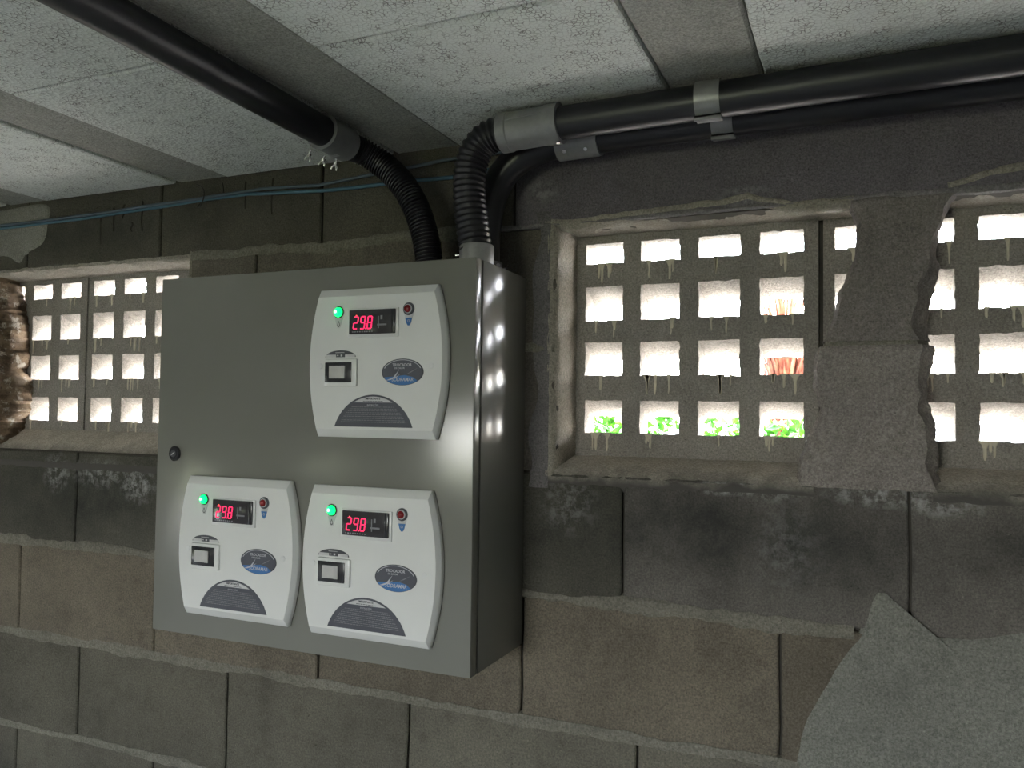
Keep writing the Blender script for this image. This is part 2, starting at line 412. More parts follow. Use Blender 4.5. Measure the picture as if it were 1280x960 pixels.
def bed(x0, x1, z, hw=.010, name='mortar_joint', mat='bed', seed=0, dz=0):
    m = MB(); n = int((x1-x0)/.010); rows = []
    for k in range(n+1):
        x = x0+(x1-x0)*k/n
        t = hw*(1+.8*nz(x, seed, z, 9)+.5*nz(x, seed, z, 40)); b = hw*(1+1.0*nz(x, seed+9, z, 8)+.5*nz(x, seed+4, z, 45))
        c = z+dz+.0025*nz(x, seed+2, z, 5)
        rows.append([(x, .006, c+t), (x, -.0008, c+t*.8), (x, -.0022+.001*nz(x, 3, z, 30), c), (x, -.0008, c-b*.8), (x, .006, c-b)])
    m.grid(rows); return m.build(name, M[mat], wall, 60)
for z, hw in ((CO[4], .011), (CO[5], .011), (CO[6], .009), (CO[7], .009)):
    bed(XA, XB if z != CO[4] else -.01, z, hw, seed=z*10)
bed(O1[1]+.01, -.62, CO[1]+.0, .012, seed=3); bed(O1[1], O2[0], CO[2], .008, seed=5)
bed(-.57, XB, CO[1]+.003, .004, seed=8, mat='lintel')
# smear of cement over the blocks low on the wall, with its upward lobe
def smear(name, poly, cx, cz, y, mat):
    m = MB(); n = len(poly); rs = []
    for f, yy in ((1.0, .0015), (.97, y*.55), (.9, y), (.6, y*1.15), (.3, y*1.2)):
        rs.append([(cx+(x-cx)*f + .002*nz(x*40, f, z*40), yy + .0007*nz(x*20, f*4, z*20), cz+(z-cz)*f) for x, z in poly])
    m.loft(rs); return m.build(name, M[mat], wall, 50)
def catmull(pts, k=5):
    out = []; n = len(pts)
    for i in range(n):
        p0, p1, p2, p3 = (Vector(pts[(i+j-1) % n]) for j in range(4))
        for s in range(k):
            t = s/k; out.append(tuple(.5*((2*p1)+(p2-p0)*t+(2*p0-5*p1+4*p2-p3)*t*t+(3*p1-p0-3*p2+p3)*t**3)))
    return out
smear('cement_smear', catmull([(-.10, -.62), (-.093, -.50), (-.075, -.42), (-.03, -.335), (-.004, -.295), (.012, -.243), (.022, -.236), (.034, -.243), (.045, -.285), (.12, -.288), (.25, -.262), (.5, -.28), (.8, -.4), (.8, -.62), (.4, -.68), (.1, -.68)]), .3, -.46, -.004, 'patch')
smear('plaster_patch', catmull([(-2.0, .44), (-1.80, .452), (-1.66, .452), (-1.655, .40), (-1.67, .365), (-1.72, .345), (-1.745, .325), (-1.80, .345), (-1.95, .34)]), -1.8, .39, -.003, 'pale')
# hanging dried runs under the ceiling
def runmark(x, z0, z1, w=.004):
    m = MB(); n = 7; rows = []
    for k in range(n+1):
        t = k/n; z = z0+(z1-z0)*t; xx = x+.006*nz(x*50, t*2.2, 1); ww = w*(1-.6*t)
        rows.append([(xx-ww, .002, z), (xx, -.0028, z), (xx+ww, .002, z)])
    m.grid(rows); m.build('dried_run', M['core'], wall, 60)
for a in ((-1.452, .425, .375), (-1.425, .43, .40), (-1.37, .432, .37), (-1.49, .42, .35), (-1.10, .445, .392), (-1.035, .445, .375), (-1.40, .39, .37)): runmark(*a)

# ragged pillar of broken block left standing in the right-hand opening, and one in the left opening
LT = [(-.030,.32),(-.019,.307),(-.013,.291),(-.006,.274),(-.008,.23),(-.02,.199),(-.029,.181),(-.038,.141),(-.046,.115),(-.061,.094),(-.064,.073),(-.065,.052),(-.055,.015),(-.062,-.007),(-.072,-.028),(-.08,-.052),(-.084,-.065),(-.088,-.10)]
RT = [(.135,.32),(.126,.314),(.115,.298),(.108,.285),(.099,.258),(.095,.228),(.101,.212),(.094,.182),(.087,.157),(.084,.117),(.094,.096),(.091,.076),(.084,.056),(.084,.031),(.091,.006),(.095,-.024),(.099,-.049),(.095,-.074),(.112,-.10)]
BT = [(.128,.32),(.12,.308),(.104,.289),(.095,.259),(.085,.224),(.079,.2),(.07,.176),(.063,.136),(.074,.095),(.07,.05),(.074,.011),(.08,-.024),(.078,-.063),(.095,-.10)]
def pier(z0, z1, lt, rt, bt, mat, name, yb=.085, lbev=.006, amp=1.0, yfr=-.002):
    m = MB(); n = max(3, int((z1-z0)/.0035)); rows = []
    for k in range(n+1):
        z = z0+(z1-z0)*k/n
        a, b, c = lerp_tab(lt, z), lerp_tab(rt, z), lerp_tab(bt, z)
        a += (.0028*nz(1, z, 2, 60)+.0022*nz(1, z, 6, 170))*amp; b += (.0035*nz(4, z, 2, 55)+.0025*nz(4, z, 6, 160))*amp; c += .008*nz(7, z, 2, 35)*amp; c = min(c, b-.004)
        e = .002 if k in (0, n) else 0
        r = [(a+.012, yb, z), (a, .03, z), (a, .012+.004*nz(3, z, 1, 70), z), (a+lbev, yfr+.001+e, z)]
        e += .007*max(0, (z-.306)/.012) if z > .306 else 0
        for q in range(1, 15):
            x = a+lbev+(c-a-lbev)*q/14
            r.append((x, yfr+(.003*nz(x, 1, z, 22)+.0018*nz(x, 4, z, 75)+.0010*nz(x, 6, z, 190))*amp+e, z))
        for q in range(1, 6):
            x = c+(b-c)*q/6; r.append((x, yfr+.026*(q/6)**.75+(.007*nz(x, 2, z, 60)+.005*nz(x, 8, z, 150))*amp+e, z))
        r += [(b, .032+.006*nz(9, z, 3, 50)*amp, z), (b-.004, .06, z), (b-.012, yb, z)]
        rows.append(r)
    m.grid(rows); o = m.build(name, M[mat], wall, 55); o.color = (.95, .92, .92, 1); return o
pier(.1085, .318, LT, RT, BT, 'pier', 'broken_block'); pier(-.098, .1025, LT, RT, BT, 'pier', 'broken_block')
pier(.1015, .1095, [(x+.004, z) for x, z in LT], [(x-.004, z) for x, z in RT], [(x-.004, z) for x, z in BT], 'bed', 'mortar_joint', yfr=-.001)
L1R = [(-1.84,.33),(-1.847,.298),(-1.828,.255),(-1.814,.203),(-1.806,.147),(-1.804,.109),(-1.814,.087),(-1.793,.063),(-1.789,.035),(-1.795,-.001),(-1.812,-.038),(-1.816,-.066),(-1.831,-.094),(-1.835,-.12)]
L1L = [(-2.08, .33), (-2.08, -.12)]
pier(.098, .32, L1L, L1R, [(x-.05, z) for x, z in L1R], 'rubble', 'broken_block', amp=2.6)
pier(-.115, .100, L1L, L1R, [(x-.05, z) for x, z in L1R], 'rubble', 'broken_block', amp=2.6)

# ------------------------------------------------------------------ the two breeze-block windows
GY0, GY1 = .085, .138
def breeze_mesh(seed, short_top=True):
    rnd = random.Random(seed)
    W, H = .388, .382; P, HW = .0952, .0645
    xs = [0.0]; 
    for c in range(4): xs += [.0165+P*c, .0165+P*c+HW]
    xs.append(W)
    zr = [(.0425, .0965), (.1385, .1945), (.2315, .2895), (.3285, .3625)]
    zs = [0.0]
    for a, b in zr: zs += [a, b]
    zs.append(H)
    m = MB(); SUB = 6
    hole = lambda i, j: i % 2 == 1 and j % 2 == 1
    def jit(x, z):
        return (x + .0017*nz(x, seed*3.1, z, 90) + .0014*nz(x, seed, z, 230), z + .0017*nz(x, seed*5.7+4, z, 90) + .0014*nz(x, seed+8, z, 230))
    edge = lambda x, z: x in (0.0, W) or z in (0.0, H)
    def pt(x, z, y):
        if not edge(x, z): x, z = jit(x, z)
        return (x, y + .0006*nz(x, seed, z, 60), z)
    def cell(x0, x1, z0, z1, y):
        n = SUB
        m.grid([[pt(x0+(x1-x0)*i/n, z0+(z1-z0)*j/n, y) for i in range(n+1)] for j in range(n+1)])
    for i in range(9):
        for j in range(9):
            if not hole(i, j):
                cell(xs[i], xs[i+1], zs[j], zs[j+1], 0.0)
            else:
                x0, x1, z0, z1 = xs[i], xs[i+1], zs[j], zs[j+1]
                d = GY1-GY0; top = j == 7
                zb0 = z0 - (.004 if top else .012); zb1 = z1 - (.0 if top else .026)
                per = []; back = []
                n = SUB
                q = lambda t, a, b: a+(b-a)*t
                for k in range(n): per.append((q(k/n, x0, x1), z0)); back.append((q(k/n, x0, x1), zb0))
                for k in range(n): per.append((x1, q(k/n, z0, z1))); back.append((x1, q(k/n, zb0, zb1)))
                for k in range(n): per.append((q(k/n, x1, x0), z1)); back.append((q(k/n, x1, x0), zb1))
                for k in range(n): per.append((x0, q(k/n, z1, z0))); back.append((x0, q(k/n, zb1, zb0)))
                rings = []
                for f in (0, .25, .5, .75, 1.0):
                    r = []
                    for (a, c), (a2, c2) in zip(per, back):
                        if f == 0: r.append(pt(a, c, 0)); continue
                        x, z = q(f, a, a2), q(f, c, c2)
                        r.append((x+.0012*nz(x, f*3+seed, z, 70), d*f, z+.0028*nz(x, f*5+seed+3, z, 110)))
                    rings.append(r)
                m.loft(rings, True, False)
    # outer frame sides and back ribs
    d = GY1-GY0
    m.loft([[(0, 0, 0), (W, 0, 0), (W, 0, H), (0, 0, H)], [(0, d, 0), (W, d, 0), (W, d, H), (0, d, H)]], True, False)
    for i in range(0, 9, 2): m.add([(xs[i], d, 0), (xs[i+1], d, 0), (xs[i+1], d, H), (xs[i], d, H)], [(0, 1, 2, 3)])
    for i in range(1, 9, 2):
        prev = 0.0
        for j in range(1, 9, 2):
            top = j == 7
            m.add([(xs[i], d, prev), (xs[i+1], d, prev), (xs[i+1], d, zs[j]-(.004 if top else .012)), (xs[i], d, zs[j]-(.004 if top else .012))], [(0, 1, 2, 3)])
            prev = zs[j+1] - (0 if top else .026)
        m.add([(xs[i], d, prev), (xs[i+1], d, prev), (xs[i+1], d, H), (xs[i], d, H)], [(0, 1, 2, 3)])
    # cement runs below the holes
    dr = MB()
    for c in range(4):
        for (a, b) in zr:
            for k in range(rnd.randint(1, 4)):
                x = .0165+P*c + rnd.uniform(.004, HW-.006); w = rnd.uniform(.0014, .0032); L = rnd.uniform(.012, .034)
                wt = w*rnd.uniform(1.4, 4); rows = []
                for s in range(6):
                    t = s/5; ww = w + (wt-w)*max(0, 1-t*2.6)**1.5
                    if s == 5: ww *= .5
                    z = a + .001 - L*t; xx = x+.0008*nz(x*90, t*3, seed)
                    rows.append([(xx-ww, .0008, z), (xx-ww*.5, -.0012, z), (xx+ww*.5, -.0012, z), (xx+ww, .0008, z)])
                dr.loft(rows)
    return m, dr
def window(name, blocks, loc):
    w = empty(name, loc); w['kind'] = 'structure'
    for k, (x, seed) in enumerate(blocks):
        mb, dr = breeze_mesh(seed)
        b = mb.build('breeze_block', M['grille'], w, 40, loc=(x-loc[0], GY0-loc[1], -.072-loc[2]))
        dr.build('cement_run', M['drip'], b, kind='stuff')
    x0, x1 = blocks[0][0]+.386, blocks[1][0]+.002
    f = MB(); f.box((x0-loc[0], .008, 0), (x1-loc[0], GY1-GY0-.002, .382)); f.build('mortar_filling', M['core'], w)
    return w
w1 = window('window_1', [(-2.018, 11), (-1.6255, 12)], (-1.64, .085, -.072))
w2 = window('window_2', [(-.4478, 13), (-.0530, 14)], (-.05, .085, -.072))
def local(o, p): return (p[0]-o.location.x, p[1]-o.location.y, p[2]-o.location.z)
def strip(w, name, sect, ts, mat, amp=.003, sc=45):
    # sect(t) -> list of world points of the cross section
    m = MB(); rows = []
    for t in ts:
        r = []
        for i, p in enumerate(sect(t)):
            k = amp
            r.append(local(w, (p[0]+k*nz(p[0], p[1]+1, p[2], sc), p[1]+k*.5*nz(p[0]+3, p[1], p[2], sc), p[2]+k*nz(p[0], p[1]+7, p[2], sc))))
        rows.append(r)
    m.grid(rows); return m.build(name, M[mat], w, 60)
def frange(a, b, s): n = int(round((b-a)/s)); return [a+(b-a)*i/n for i in range(n+1)]
# right-hand opening
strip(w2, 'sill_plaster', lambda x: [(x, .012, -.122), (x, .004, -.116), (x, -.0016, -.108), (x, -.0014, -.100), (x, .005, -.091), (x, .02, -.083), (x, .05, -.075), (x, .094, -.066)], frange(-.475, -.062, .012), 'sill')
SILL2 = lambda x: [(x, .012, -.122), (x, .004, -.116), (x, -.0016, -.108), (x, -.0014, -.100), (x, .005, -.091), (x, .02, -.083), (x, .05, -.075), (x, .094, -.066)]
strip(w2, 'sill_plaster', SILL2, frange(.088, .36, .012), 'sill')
TOP = [(-.50,.309),(-.463,.309),(-.428,.304),(-.381,.308),(-.254,.314),(-.188,.316),(-.154,.322),(-.125,.312),(-.081,.302),(-.049,.303),(-.015,.303),(.06,.312),(.108,.312),(.122,.314),(.16,.324),(.196,.329),(.36,.33)]
def topz(x):
    for (a, za), (b, zb) in zip(TOP, TOP[1:]):
        if a <= x <= b: return za+(zb-za)*(x-a)/(b-a)
    return .31
for xr in ((-.475, -.010), (.108, .36)): strip(w2, 'lintel_plaster', lambda x: [(x, .006, topz(x)+.014), (x, -.0022, topz(x)+.009), (x, -.0026, topz(x)+.003), (x, .004, topz(x)-.003), (x, .02, min(topz(x)-.006, .309)), (x, .05, .306), (x, .094, .303)], frange(*xr, .008), 'reveal', .0028, 60)
strip(w2, 'jamb_plaster', lambda z: [(-.4665, -.0024, z), (-.461, -.0020, z), (-.4545, .003, z), (-.4525, .018, z), (-.4505, .05, z), (-.4465, .094, z)], frange(-.10, .318, .006), 'reveal', .004, 50)
strip(w2, 'wall_coat', lambda z: [(-.497+.022*nz(1, z, 1, 12), .005, z), (-.492+.022*nz(1, z, 1, 12), -.0006, z), (-.482+.01*nz(1, z, 1, 12), -.0016, z), (-.472, -.0024, z), (-.464, -.0026, z)], frange(-.118, .332, .008), 'lintel', .0012, 50)
strip(w2, 'jamb_plaster', lambda z: [(.372, .010, z), (.36, -.002, z), (.35, .004, z), (.345, .03, z), (.338, .094, z)], frange(-.10, .318, .012), 'reveal', .004, 50)
# left-hand opening
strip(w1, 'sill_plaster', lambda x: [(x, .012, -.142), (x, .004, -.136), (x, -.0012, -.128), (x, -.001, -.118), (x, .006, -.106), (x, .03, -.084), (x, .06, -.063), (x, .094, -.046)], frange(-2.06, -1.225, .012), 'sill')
strip(w1, 'lintel_plaster', lambda x: [(x, .010, .316), (x, -.0015, .312), (x, .001, .306), (x, .03, .304), (x, .06, .302), (x, .094, .300)], frange(-2.06, -1.225, .010), 'reveal', .003, 60)
strip(w1, 'jamb_plaster', lambda z: [(-1.222, .010, z), (-1.236, -.002, z), (-1.243, .004, z), (-1.244, .04, z), (-1.240, .094, z)], frange(-.10, .318, .012), 'reveal', .003, 50)

# ------------------------------------------------------------------ outside
def foliage(name_root, label, cat, boxes, n, leafmat, size, seed, loc):
    rnd = random.Random(seed); root = empty(name_root, loc); tag(root, label, cat)
    m = MB()
    for _ in range(n):
        cx, cy, cz, rx, ry, rz = rnd.choice(boxes)
        d = Vector((rnd.gauss(0, 1), rnd.gauss(0, 1), rnd.gauss(0, 1))).normalized()*rnd.uniform(.5, 1)**.5
        p = Vector((cx+d.x*rx, cy+d.y*ry, cz+d.z*rz)); L = size*rnd.uniform(.6, 1.3); wd = L*.45
        u = Vector((rnd.uniform(-1, 1), rnd.uniform(-1, 1), rnd.uniform(-.2, 1))).normalized()
        v = u.cross(Vector((rnd.uniform(-1, 1), rnd.uniform(-1, 1), rnd.uniform(-1, 1)))).normalized(); w = u.cross(v)
        m.add([p, p+u*L*.5+v*wd*.5+w*L*.06, p+u*L, p+u*L*.5-v*wd*.5+w*L*.06], [(0, 1, 2), (0, 2, 3)])
    m.build('foliage', leafmat, root, kind='stuff')
    for cx, cy, cz, rx, ry, rz in boxes:
        s = MB(); s.tube([(cx, cy, 0), (cx*.97, cy, cz*.6), (cx, cy, cz)], lambda i: .012-.003*i, 8); s.build('stem', M['bark'], root, 40)
    return root
GZ = -.40
foliage('green_shrub', 'low bright green shrub outside, seen through the bottom holes of the grille beside the cabinet', 'shrub',
        [(-.30, 0, .22, .17, .18, .17), (-.08, .05, .24, .19, .2, .19), (.14, 0, .22, .18, .18, .18), (.32, .03, .24, .15, .18, .18)], 2600, M['leaf'], .045, 3, (-.42, 1.25, GZ))
def blades(loc, label, n, seed, hmin, hmax, spread):
    rnd = random.Random(seed); root = empty('red_leaf_plant', loc); tag(root, label, 'plant')
    m = MB()
    for _ in range(n):
        a = rnd.uniform(0, 2*math.pi); h = rnd.uniform(hmin, hmax); sp = spread*rnd.uniform(.3, 1); z0 = rnd.uniform(.05, .35)
        dx, dy = math.cos(a), math.sin(a); rows = []
        for k in range(5):
            t = k/4; r = sp*t**1.4; z = z0+h*(t-.28*t**3); w = .0060*(1-t)**.6+.0006
            rows.append([(dx*r-dy*w, dy*r+dx*w, z), (dx*r+dy*w, dy*r-dx*w, z)])
        m.grid(rows)
    m.build('leaf_blades', M['redleaf'], root, kind='stuff')
    s = MB(); s.tube([(0, 0, 0), (.01, 0, .25), (0, .01, .5)], .02, 8); s.build('stem', M['bark'], root, 40)
blades((-.25, 1.80, GZ), 'reddish spiky plant outside behind the green shrub, seen through the grille', 420, 5, .50, .88, .20)
m = MB()
for i in range(12):
    x = -13+2.2*i; m.box((x+.006, 0, 0), (x+2.194, .15, .48)); 
m.box((-13, .01, 0), (13.4, .14, .47)); m.box((-13.05, -.04, .48), (13.45, .19, .54))
tag(m.build('garden_wall', M['gwall'], loc=(0, 7.5, GZ)), 'low white garden wall far outside behind the plants', 'wall')

# ------------------------------------------------------------------ electrical cabinet
CX0, CX1, CZ0, CZ1, CYF = -1.108, -.506, -.373, .2245, -.1904
cab = tag(empty('electrical_cabinet', ((CX0+CX1)/2, 0, CZ0)), 'large grey metal electrical cabinet mounted on the block wall between the two grilles', 'cabinet')
W2, HH = (CX1-CX0)/2, CZ1-CZ0
def rbox(m, a, b, r):
    x0, y0, z0 = a; x1, y1, z1 = b
    bm = bmesh.new(); bmesh.ops.create_cube(bm, size=1)
    for v in bm.verts: v.co = Vector(((x0+x1)/2+v.co.x*(x1-x0), (y0+y1)/2+v.co.y*(y1-y0), (z0+z1)/2+v.co.z*(z1-z0)))
    bmesh.ops.bevel(bm, geom=bm.edges[:], offset=r, segments=2, affect='EDGES', profile=.5)
    bm.verts.ensure_lookup_table(); bm.verts.index_update()
    m.add([v.co[:] for v in bm.verts], [[v.index for v in f.verts] for f in bm.faces]); bm.free()
m = MB(); rbox(m, (-W2, -.166, 0), (W2, -.0005, HH), .002); body = m.build('body', M['paint'], cab, 40)
m = MB(); m.box((-W2+.006, -.1705, .006), (W2-.006, -.165, HH-.006)); m.build('door_seal', M['seal'], cab)
m = MB(); rbox(m, (-W2, CYF, 0), (W2, -.170, HH), .0022); door = m.build('door', M['paint'], cab, 40)
lx, lz = -1.0659-cab.location.x, -.0742-CZ0
lock = MB(); lock.disc((lx, lz), .0115, .0125, CYF+.001, CYF-.005, 24, .0015); lk = lock.build('lock', M['bezel'], door, 40)
m = MB(); m.disc((lx, lz), .006, .006, CYF-.004, CYF-.0062, 20, .0006); 
a = math.radians(35); c, s_ = math.cos(a), math.sin(a)
sl = MB(); sl.plate([(lx+c*.0055-s_*.001*0, lz+s_*.0055), (lx-s_*.0011, lz+c*.0011), (lx-c*.0055, lz-s_*.0055), (lx+s_*.0011, lz-c*.0011)], CYF-.006, CYF-.0066)
m.build('lock_barrel', M['darkprint'], lk, 40); sl.build('key_slot', M['silver'], lk)

# ------------------------------------------------------------------ control panels (screwed onto the cabinet door)
def text(name, body, x, z, size, y, mat, parent, bold=0.0, shear=0.0, sx=1.0, align='CENTER'):
    cu = bpy.data.curves.new(name, 'FONT'); cu.body = body; cu.size = size; cu.align_x = align; cu.align_y = 'CENTER'
    cu.extrude = .0001; cu.offset = bold; cu.shear = shear; cu.resolution_u = 3
    cu.materials.append(mat)
    o = bpy.data.objects.new(name, cu); COL.objects.link(o)
    me = bpy.data.meshes.new_from_object(o.evaluated_get(bpy.context.evaluated_depsgraph_get()))
    bpy.data.objects.remove(o); bpy.data.curves.remove(cu)
    me.transform(Matrix.Translation((x, y, z)) @ Matrix.Rotation(math.radians(90), 4, 'X') @ Matrix.Diagonal((sx, 1, 1, 1)))
    if not me.materials: me.materials.append(mat)
    me.name = name; o = bpy.data.objects.new(name, me); COL.objects.link(o); o.parent = parent; return o
def arc_pts(cx, cz, r, a0, a1, n): return [(cx+r*math.cos(math.radians(a0+(a1-a0)*i/n)), cz+r*math.sin(math.radians(a0+(a1-a0)*i/n))) for i in range(n+1)]
PF = -.0175                                             # front plane of the faceplate
def control_panel(loc, label):
    root = tag(empty('control_panel', loc), label, 'control panel', 'control panels on the cabinet door')
    H, WT_, WM = .1125, .1025, .1205
    def outline(k):
        pts = []; n = 14
        h = H-k*1.15; k = k*.5
        for i in range(n+1):
            z = -h+2*h*i/n; pts.append((WM-k-(WM-WT_)*(z/H)**2, z))
        for i in range(n+1):
            z = h-2*h*i/n; pts.append((-(WM-k-(WM-WT_)*(z/H)**2), z))
        return pts
    m = MB(); ring = lambda k, y: [(x, y, z) for x, z in outline(k)]
    m.loft([ring(.003, 0), ring(0, -.002), ring(0, -.0085), ring(.001, -.010), ring(.0085, -.0158), ring(.0105, PF), ring(.012, PF)])
    plate = m.build('faceplate', M['white'], root, 28)
    for px, pz in ((-.0955, -.005), (.0975, -.0065)):
        m = MB(); m.disc((px, pz), .0042, .0042, PF, PF-.0006, 18, .0003); m.build('screw_cap', M['whiter'], plate, 30)
    # temperature display
    x0, x1, z0, z1 = -.0412, .0388, .0418, .0782
    m = MB(); rbox(m, (x0-.004, PF-.0025, z0-.005), (x1+.004, PF+.001, z1+.002), .001); 
    disp = m.build('display_frame', M['whiter'], root, 40)
    m = MB(); rbox(m, (x0, PF-.0055, z0), (x1, PF-.002, z1), .0012); m.build('display_window', M['glass'], disp, 40)
    m = MB(); rbox(m, (x1-.006, PF-.0062, z0+.001), (x1-.001, PF-.005, z1-.001), .0006); m.build('display_grip', M['bezel'], disp, 40)
    yd = PF-.0056; SEG = {'2': 'abged', '9': 'abcdfg', '8': 'abcdefg'}
    dw, dh, th, sh = .0072, .0180, .0017, .12
    for k, ch in enumerate('298'):
        cx, cz = x0+.0125+.0122*k, z0+.0170
        m = MB()
        def seg(ax, az, bx, bz):
            d = Vector((bx-ax, bz-az)); L = d.length; d /= L; nn = Vector((-d.y, d.x))*th/2
            A = Vector((ax, az))+d*th*.55; B = Vector((bx, bz))-d*th*.55
            P = [A-d*th*.4, A+nn, B+nn, B+d*th*.4, B-nn, A-nn]
            m.plate([(cx+p.x+p.y*sh, cz+p.y) for p in P][::-1], yd+.0002, yd-.0003)
        w, h = dw/2, dh/2
        S = dict(a=(-w, h, w, h), b=(w, h, w, 0), c=(w, 0, w, -h), d=(-w, -h, w, -h), e=(-w, -h, -w, 0), f=(-w, 0, -w, h), g=(-w, 0, w, 0))
        for q in SEG[ch]: seg(*S[q])
        if ch == '9': m.disc((cx+w+.0018, cz-h), .0010, .0010, yd+.0002, yd-.0003, 10)
        m.build('digit', M['digit'], disp)
    m = MB(); m.disc((x0+.0135, z1-.0085), .0011, .0008, yd+.0002, yd-.0003, 10); m.build('indicator_dot', M['dot'], disp)
    m = MB()
    for k in range(9): m.box((x0+.006+.0042*k, yd-.0002, z0+.0028), (x0+.0085+.0042*k, yd+.0002, z0+.0043))
    m.box((x0+.050, yd-.0002, z0+.012), (x0+.066, yd+.0002, z0+.0145)); m.box((x0+.0515, yd-.0002, z0+.008), (x0+.053, yd+.0002, z0+.026)); m.box((x0+.0555, yd-.0002, z0+.021), (x0+.059, yd+.0002, z0+.027))
    m.build('display_print', M['faint'], disp)
    # green lit lamp with its drop-shaped tag
    def drop(cx, cz, r, tip, n=18):
        a = math.degrees(math.acos(min(.95, r/(cz-tip)))) 
        return arc_pts(cx, cz, r, -90+a, 270-a, n) + [(cx-.0025, tip+.001), (cx, tip), (cx+.0025, tip+.001)]
    gx, gz = -.063, .0765
    m = MB(); m.plate(drop(gx, gz, .0098, .0525)[::-1], PF+.0003, PF-.0006); gt = m.build('lamp_tag', M['label'] if False else M['silver'], root)
    m = MB(); m.disc((gx, gz), .0092, .0092, PF, PF-.0022, 26, .0008); gl = m.build('green_lamp', M['bezel'], root, 40)
    def dome(m, cx, cz, r, y, h):
        rs = [[(cx+r*math.cos(t)*math.cos(2*math.pi*i/20), y-h*math.sin(t), cz+r*math.cos(t)*math.sin(2*math.pi*i/20)) for i in range(20)] for t in (0, .35, .7, 1.05, 1.35)]
        m.loft(rs)
    m = MB(); dome(m, gx, gz, .0078, PF-.001, .0075); m.build('lit_lens', M['green'], gl, 60)
    m = MB(); dome(m, gx-.001, gz+.0003, .0030, PF-.0066, .0026); m.build('lit_core', M['greenhot'], gl, 60)
    m = MB()
    fl = catmull([(0, -.0045), (.0024, -.0022), (.0018, .0010), (0, .0048), (-.0018, .0010), (-.0024, -.0022)], 4)
    outer = [(gx+x, .0585+z) for x, z in fl]; inner = [(gx+x*.6, .0583+z*.6) for x, z in fl]
    m.loft([[(x, PF-.0008, z) for x, z in outer], [(x, PF-.0008, z) for x, z in inner]], True, False); m.build('flame_symbol', M['darkprint'], gt)
    # red lamp, off
    rx, rz = .0592, .0772
    m = MB(); m.plate(drop(rx, rz, .0095, .0525)[::-1], PF+.0003, PF-.0006); rt = m.build('lamp_tag', M['silver'], root)
    m = MB(); m.plate([(rx-.0058, .0640), (rx+.0058, .0640), (rx+.0040, .0570), (rx+.0014, .0528), (rx-.0014, .0528), (rx-.0040, .0570)][::-1], PF-.0004, PF-.0009); bt = m.build('blue_tag_end', M['blue'], rt)
    m = MB(); m.loft([[(x, PF-.0010, z) for x, z in arc_pts(rx, .0595, .0020, 0, 340, 14)], [(x, PF-.0010, z) for x, z in arc_pts(rx, .0595, .0013, 0, 340, 14)]], True, False); m.build('tag_symbol', M['print'], rt)
    m = MB(); m.disc((rx, rz), .0094, .0094, PF, PF-.0022, 26, .0008); rl = m.build('red_lamp', M['label'], root, 40)
    m = MB(); m.disc((rx-.0005, rz), .0068, .0068, PF-.002, PF-.0034, 24, .0006); m.build('lamp_collar', M['silver'], rl, 40)
    m = MB(); dome(m, rx-.0008, rz, .0058, PF-.003, .004); m.build('red_lens', M['redlamp'], rl, 60)
    # rocker switch with arched label
    ax = -.0585
    m = MB(); base = .0082; seg = [(ax+.0275*math.cos(t), base+.0105*math.sin(t)) for t in [math.pi*i/18 for i in range(19)]]
    m.plate(seg[::-1], PF+.0003, PF-.0007); al = m.build('switch_label', M['label'], root)
    m = MB(); m.box((ax-.026, PF-.0009, base+.0), (ax-.008, PF-.0005, base+.004)); m.box((ax+.0085, PF-.0009, base+.0), (ax+.026, PF-.0005, base+.004)); m.box((ax+.0005, PF-.0009, base+.0012), (ax+.0035, PF-.0005, base+.004))
    m.box((ax-.006, PF-.0009, base+.002), (ax-.0035, PF-.0005, base+.0035)); m.box((ax-.009, PF-.0009, base+.0066), (ax+.007, PF-.0005, base+.0074))
    m.build('label_print', M['silver'], al)
    sx0, sx1, sz0, sz1 = -.083, -.0352, -.0300, .0004
    m = MB(); rbox(m, (sx0-.0022, PF-.0045, sz0-.006), (sx1+.008, PF+.001, sz1+.005), .0018); sw = m.build('switch_frame', M['white'], root, 40)
    m = MB(); rbox(m, (sx0, PF-.0058, sz0), (sx1, PF-.004, sz1), .001); m.build('switch_housing', M['bezel'], sw, 40)
    bx0, bx1, bz0, bz1 = sx0+.010, sx1-.010, sz0+.0060, sz1-.0055
    m = MB(); m.loft([[(bx0, PF-.005, bz0), (bx1, PF-.005, bz0), (bx1, PF-.005, bz1), (bx0, PF-.005, bz1)], [(bx0, PF-.0088, bz0), (bx1-.007, PF-.0072, bz0), (bx1-.007, PF-.0072, bz1), (bx0, PF-.0088, bz1)]])
    m.box((bx1-.0072, PF-.0086, bz0), (bx1, PF-.005, bz1)); m.build('rocker', M['button'], sw)
    # oval maker's sticker
    ox, oz, orx, orz = .0503, -.0150, .0352, .0196
    m = MB(); m.disc((ox, oz), orx, orz, PF+.0003, PF-.0006, 44); ov = m.build('oval_sticker', M['label'], root)
    y1 = PF-.0008
    m = MB(); m.disc((ox, oz-.0002), orx*.945, orz*.90, PF-.0004, y1, 44); m.build('sticker_field', M['slate'], ov)
    el = lambda f, t: (ox+orx*f*math.cos(math.radians(t)), oz+orz*f*math.sin(math.radians(t)))
    m = MB(); A = [el(.93, t) for t in range(18, 166, 6)]; B = [el(.885, t) for t in range(18, 166, 6)]
    m.grid([[(x, y1-.0002, z) for x, z in A], [(x, y1-.0002, z) for x, z in B]]); m.build('sticker_arc', M['print'], ov)
    m = MB(); m.plate([el(.97, t) for t in range(204, 322, 6)][::1] + [(ox+.018, oz-.0075), (ox+.004, oz-.0045), (ox-.012, oz-.0065)], PF-.0005, y1-.0001); m.build('sticker_wave', M['blue'], ov)
